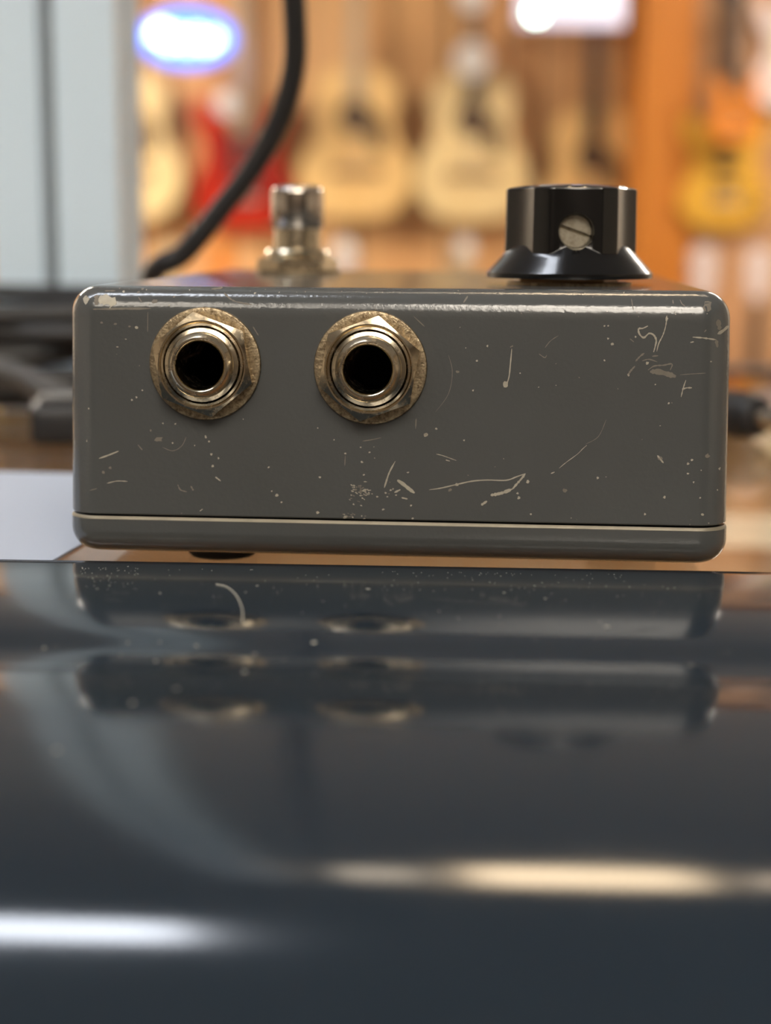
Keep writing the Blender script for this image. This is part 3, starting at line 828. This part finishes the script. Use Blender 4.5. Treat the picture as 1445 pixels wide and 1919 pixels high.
def guitar(name, label, group, loc, kind, topm, neckm, boardm, headm, scale=1.0, rz=0.0, pick=True, pickm=None, tilt=0.0):
    e = empty(name, loc, rz); e.scale = (scale,) * 3; e.rotation_euler = (tilt, 0, rz)
    tag(e, label, 'guitar', group)
    ac = kind == 'acoustic'
    dep = 0.10 if ac else 0.045
    jt = 0.495 if ac else 0.30          # body joint height
    nl = 0.36 if ac else 0.47
    V, Fc = slab(AC if ac else EL, -dep, 0)
    n = len(AC if ac else EL)
    mi = [1] * n + [0, 1]
    mesh('body', V, Fc, [topm, SIDE if ac else topm], e, 60, mi)
    yf = -dep
    if ac:
        k = 32
        lathe('sound_hole', [(0.001, 0.0), (0.05, 0.0), (0.05, 0.002), (0.058, 0.002), (0.058, 0.0)], HOLE, e, k, ax=lambda r, a, w: (r * math.cos(a), yf - 0.0006 - w, 0.335 + r * math.sin(a)))
        b = box('bridge', (-0.085, 0.085, yf - 0.010, yf, 0.140, 0.168), mat('guitar bridge wood', (136, 96, 62), 0.5), e, 0.003)
        box('saddle', (-0.035, 0.035, yf - 0.013, yf - 0.010, 0.155, 0.158), CREAM, b)
        if pick:
            V, Fc = slab(outline([(0.045, 0.30), (0.06, 0.35), (0.085, 0.34), (0.10, 0.29), (0.105, 0.23), (0.07, 0.215), (0.045, 0.25)]), yf - 0.002, yf)
            mesh('pickguard', V, Fc, pickm or PGD, e, 50)
    else:
        if pick:
            V, Fc = slab(outline([(-0.07, 0.30), (0.03, 0.29), (0.08, 0.22), (0.085, 0.13), (0.05, 0.10), (0.0, 0.13), (-0.055, 0.14), (-0.085, 0.2)]), yf - 0.002, yf)
            mesh('pickguard', V, Fc, pickm or CREAM, e, 50)
        for z in (0.26, 0.20, 0.145): box('pickup', (-0.04, 0.04, yf - 0.010, yf - 0.002, z, z + 0.018), EBON, e, 0.002)
        box('bridge', (-0.045, 0.045, yf - 0.014, yf - 0.001, 0.085, 0.105), TUN, e, 0.002)
        for (x, z) in ((0.10, 0.13), (0.12, 0.09), (0.10, 0.06)):
            lathe('knob', [(0.001, 0), (0.011, 0), (0.011, 0.014), (0.001, 0.014)], EBON, e, 16, (True, True), ax=lambda r, a, w, x=x, z=z: (x + r * math.cos(a), yf - w, z + r * math.sin(a)))
    # neck, fretboard, headstock
    zb = jt - (0.10 if ac else 0.02)
    V, Fc = [], []
    for (z, hw) in ((zb, 0.028), (jt + nl, 0.0215)):
        V += [(-hw, yf - 0.004, z), (hw, yf - 0.004, z), (hw * 0.75, yf + 0.014, z), (-hw * 0.75, yf + 0.014, z)]
    mesh('neck', V, [(0, 1, 5, 4), (1, 2, 6, 5), (2, 3, 7, 6), (3, 0, 4, 7), (0, 3, 2, 1), (4, 5, 6, 7)], neckm, e, flat=True)
    V = []
    for (z, hw) in ((zb, 0.0285), (jt + nl, 0.022)):
        V += [(-hw, yf - 0.011, z), (hw, yf - 0.011, z), (hw, yf - 0.004, z), (-hw, yf - 0.004, z)]
    fb = mesh('fretboard', V, [(0, 1, 5, 4), (1, 2, 6, 5), (2, 3, 7, 6), (3, 0, 4, 7), (0, 3, 2, 1), (4, 5, 6, 7)], boardm, e, flat=True)
    zt = jt + nl
    V, Fc = slab([(-0.022, zt), (0.022, zt), (0.034, zt + 0.04), (0.038, zt + 0.165), (0.015, zt + 0.178), (-0.015, zt + 0.178), (-0.038, zt + 0.165), (-0.034, zt + 0.04)], yf - 0.008, yf + 0.008)
    hd = mesh('headstock', V, Fc, headm, e, flat=True)
    for s in (-1, 1):
        for q in range(3):
            box('tuning_peg', (s * 0.036, s * 0.056, yf - 0.004, yf + 0.004, zt + 0.05 + 0.04 * q, zt + 0.064 + 0.04 * q), TUN, hd, 0.002)
    V = []; Fc = []
    for q in range(6):
        x0 = -0.024 + q * 0.0096; x1 = x0 * 0.75; n0 = len(V); zb0 = 0.156 if ac else 0.095
        for (x, z) in ((x0, zb0), (x1, zt)):
            V += [(x - 0.0006, yf - 0.0135, z), (x + 0.0006, yf - 0.0135, z), (x, yf - 0.0125, z)]
        Fc += [(n0, n0 + 1, n0 + 4, n0 + 3), (n0 + 1, n0 + 2, n0 + 5, n0 + 4), (n0 + 2, n0, n0 + 3, n0 + 5)]
    mesh('strings', V, Fc, TUN, e, flat=True)
    return e


SPR = wood('spruce top', (238, 198, 132), (226, 180, 112), (1, 1, 0.1), 20, 0.3, 0.3)
SPRP = wood('pale spruce top', (242, 214, 158), (232, 200, 140), (1, 1, 0.1), 20, 0.3, 0.3)
RED = mat('cherry red lacquer', (190, 44, 22), 0.25, var=0.1, vscale=6, coat=0.5)
GOLD = mat('gold top lacquer', (222, 168, 62), 0.3, var=0.1, vscale=6, coat=0.4)
ORNG = mat('orange lacquer', (232, 140, 52), 0.3, var=0.1, vscale=6, coat=0.4)
WHT = mat('aged white lacquer', (226, 206, 200), 0.3, coat=0.4)
BRN = mat('brown burst lacquer', (112, 62, 34), 0.3, var=0.2, vscale=6, coat=0.4)
BEIGE = mat('beige neck', (196, 172, 138), 0.4)


def hang_at(cx, by, D=None):
    p = at(cx, by, 5.5 if D is None else D); return p.x, p.z


def wall_guitar(name, label, cx, by, kind, *a, group='guitars hung on the far wall', y=WALL_Y, **k):
    x, z = hang_at(cx, by, y + 0.215 - 0.1)
    return guitar(name, label, group, (x, y - 0.002, z), kind, *a, **k)


wall_guitar('acoustic_guitar', 'pale acoustic guitar half hidden behind the aluminium post', 238, 412, 'acoustic', SPRP, BEIGE, ROSE, ROSE)
wall_guitar('electric_guitar', 'cherry red electric guitar under the blue oval sign', 455, 432, 'electric', RED, BEIGE, BEIGE, BEIGE, scale=1.12, pickm=mat('deep red guard', (150, 30, 20), 0.3))
wall_guitar('acoustic_guitar', 'honey coloured acoustic guitar directly behind the footswitch', 666, 410, 'acoustic', SPR, BEIGE, BEIGE, ROSE)
wall_guitar('acoustic_guitar', 'pale cream acoustic guitar with a round white tag at its neck', 883, 415, 'acoustic', SPRP, ROSE, ROSE, EBON)
wall_guitar('acoustic_guitar', 'blond acoustic guitar with dark neck rising behind the black knob', 1106, 478, 'acoustic', SPR, ROSE, ROSE, EBON, scale=0.98)
wall_guitar('acoustic_guitar', 'acoustic guitar at the left, beyond the aluminium post', 10, 372, 'acoustic', SPRP, ROSE, ROSE, EBON, scale=0.95)
# right part: electrics on the wall right of the column
wall_guitar('electric_guitar', 'gold electric guitar right of the wooden column', 1364, 428, 'electric', GOLD, ROSE, ROSE, EBON, y=5.0, scale=0.9, pick=False)
wall_guitar('electric_guitar', 'orange electric guitar above the gold one', 1386, 262, 'electric', ORNG, ROSE, ROSE, EBON, y=4.90, scale=0.5, pick=False)
wall_guitar('electric_guitar', 'aged white electric guitar cut by the right edge, above eye height', 1500, 205, 'electric', WHT, ROSE, ROSE, EBON, y=5.0, scale=0.85)

# a lower row standing on the floor, leaning on the wall: mostly their headstocks show
for (cx, lab, tm, hm) in ((300, 'guitar standing on the floor with a yellow maple headstock, under the pale guitar', SPR, MAPLE), (402, 'guitar standing on the floor with an orange headstock, left of the footswitch', ORNG, ORNG),
                          (645, 'guitar standing on the floor under the honey coloured guitar', SPRP, WHT), (872, 'guitar standing on the floor under the pale cream guitar', SPR, BEIGE),
                          (1400, 'blond guitar standing on the floor at the right edge', SPRP, WHT), (1300, 'blond guitar standing on the floor below the wooden column', SPR, WHT), (60, 'amber guitar standing on the floor, seen left of the pedal', ORNG, MAPLE)):
    x, z = hang_at(cx, 500, 5.2)
    guitar('floor_guitar', lab, 'guitars standing along the far wall', (x, 5.30 if cx < 1200 else 4.9, FLOOR_Z + 0.012), 'acoustic', tm, BEIGE, ROSE, hm, scale=0.93, tilt=R(-1.0))

# tags, signs
PAPER = mat('white card', (244, 238, 230), 0.7)


def round_tag(name, label, px, py, D, r, parent=None):
    p = at(px, py, D)
    e = empty(name, tuple(p)); tag(e, label, 'tag', 'price tags')
    lathe('card', [(0.004, -0.001), (r, -0.001), (r, 0.001), (0.004, 0.001)], PAPER, e, 32, closed=True, ax=lambda q, a, w: (q * math.cos(a), w, q * math.sin(a)))
    tube('string', [(0, 0, r * 0.9), (0.004, 0.004, r + 0.02), (0, 0.006, r + 0.05)], 0.001, PAPER, e, 6, 4)
    return e


round_tag('price_tag', 'round white tag on the pale cream guitar\'s neck', 884, 112, 5.47, 0.06)
round_tag('price_tag', 'small white tag below the honey coloured guitar', 645, 468, 5.40, 0.035)
round_tag('price_tag', 'small grey-white tag below the pale cream guitar', 872, 462, 5.40, 0.03)
round_tag('price_tag', 'pale tag on the red guitar', 425, 195, 5.555, 0.04)
round_tag('price_tag', 'pale tag at the top edge above the pale cream guitar', 885, -8, 5.40, 0.05)

sp = at(352, 72, 5.2)
sg = empty('oval_sign', tuple(sp)); tag(sg, 'glowing blue and white oval sign above the red guitar', 'sign')
def ell(ax_, az_): return lambda q, a, w: (q * ax_ * math.cos(a), w, q * az_ * math.sin(a))
lathe('rim', [(0.97, 0.03), (1.06, 0.03), (1.06, -0.02), (0.97, -0.02)], mat('sign rim lavender', (150, 150, 220), 0.4, emit=(140, 150, 235), estr=0.6), sg, 48, closed=True, ax=ell(0.145, 0.085))
lathe('panel', [(0.01, 0.02), (0.97, 0.02), (0.97, -0.012), (0.01, -0.012)], mat('sign blue', (40, 110, 220), 0.4, emit=(46, 128, 255), estr=2.2), sg, 48, closed=True, ax=ell(0.145, 0.085))
GLOW = mat('sign white light', (240, 250, 255), 0.4, emit=(215, 242, 255), estr=5)
tube('light_tube', [(-0.105, -0.017, -0.005), (-0.08, -0.017, 0.03), (-0.06, -0.017, -0.02), (-0.03, -0.017, 0.012), (0.0, -0.017, -0.022), (0.03, -0.017, 0.012), (0.06, -0.017, -0.022), (0.10, -0.017, 0.01)], 0.018, GLOW, sg, 10, 5)
box('bracket', (-0.01, 0.01, 0.02, WALL_Y - sp.y, -0.01, 0.01), EBON, sg)

wp = at(1072, 0, 5.2)
ws = empty('lit_panel', tuple(wp)); tag(ws, 'white rectangular lit sign board at the top edge, over the blond guitar', 'sign')
box('board', (-0.165, 0.165, 0.0, 0.02, -0.075, 0.14), mat('lit white board', (236, 232, 244), 0.5, emit=(226, 222, 250), estr=0.75), ws, 0.004)
box('bracket', (-0.02, 0.02, 0.02, WALL_Y - wp.y, 0.0, 0.04), EBON, ws)
lp = at(1005, 24, 5.1)
ls = empty('spot_lamp', tuple(lp)); tag(ls, 'small bright greenish white spot lamp in front of the white sign board', 'lamp')
lathe('housing', [(0.001, 0.06), (0.022, 0.06), (0.026, 0.0), (0.022, 0.0), (0.018, 0.05), (0.001, 0.05)], EBON, ls, 24, ax=lambda q, a, w: (q * math.cos(a), w, q * math.sin(a)))
tube('stem', [(0, 0.03, 0.02), (0, 0.05, 0.1), (0, 0.05, CZ - lp.z - 0.001)], 0.005, EBON, ls, 8, 4)
lathe('lens', [(0.001, 0.0), (0.014, -0.004), (0.022, 0.004), (0.001, 0.006)], mat('lamp lens', (240, 255, 245), 0.3, emit=(225, 255, 240), estr=14), ls, 24, ax=lambda q, a, w: (q * math.cos(a), w, q * math.sin(a)))
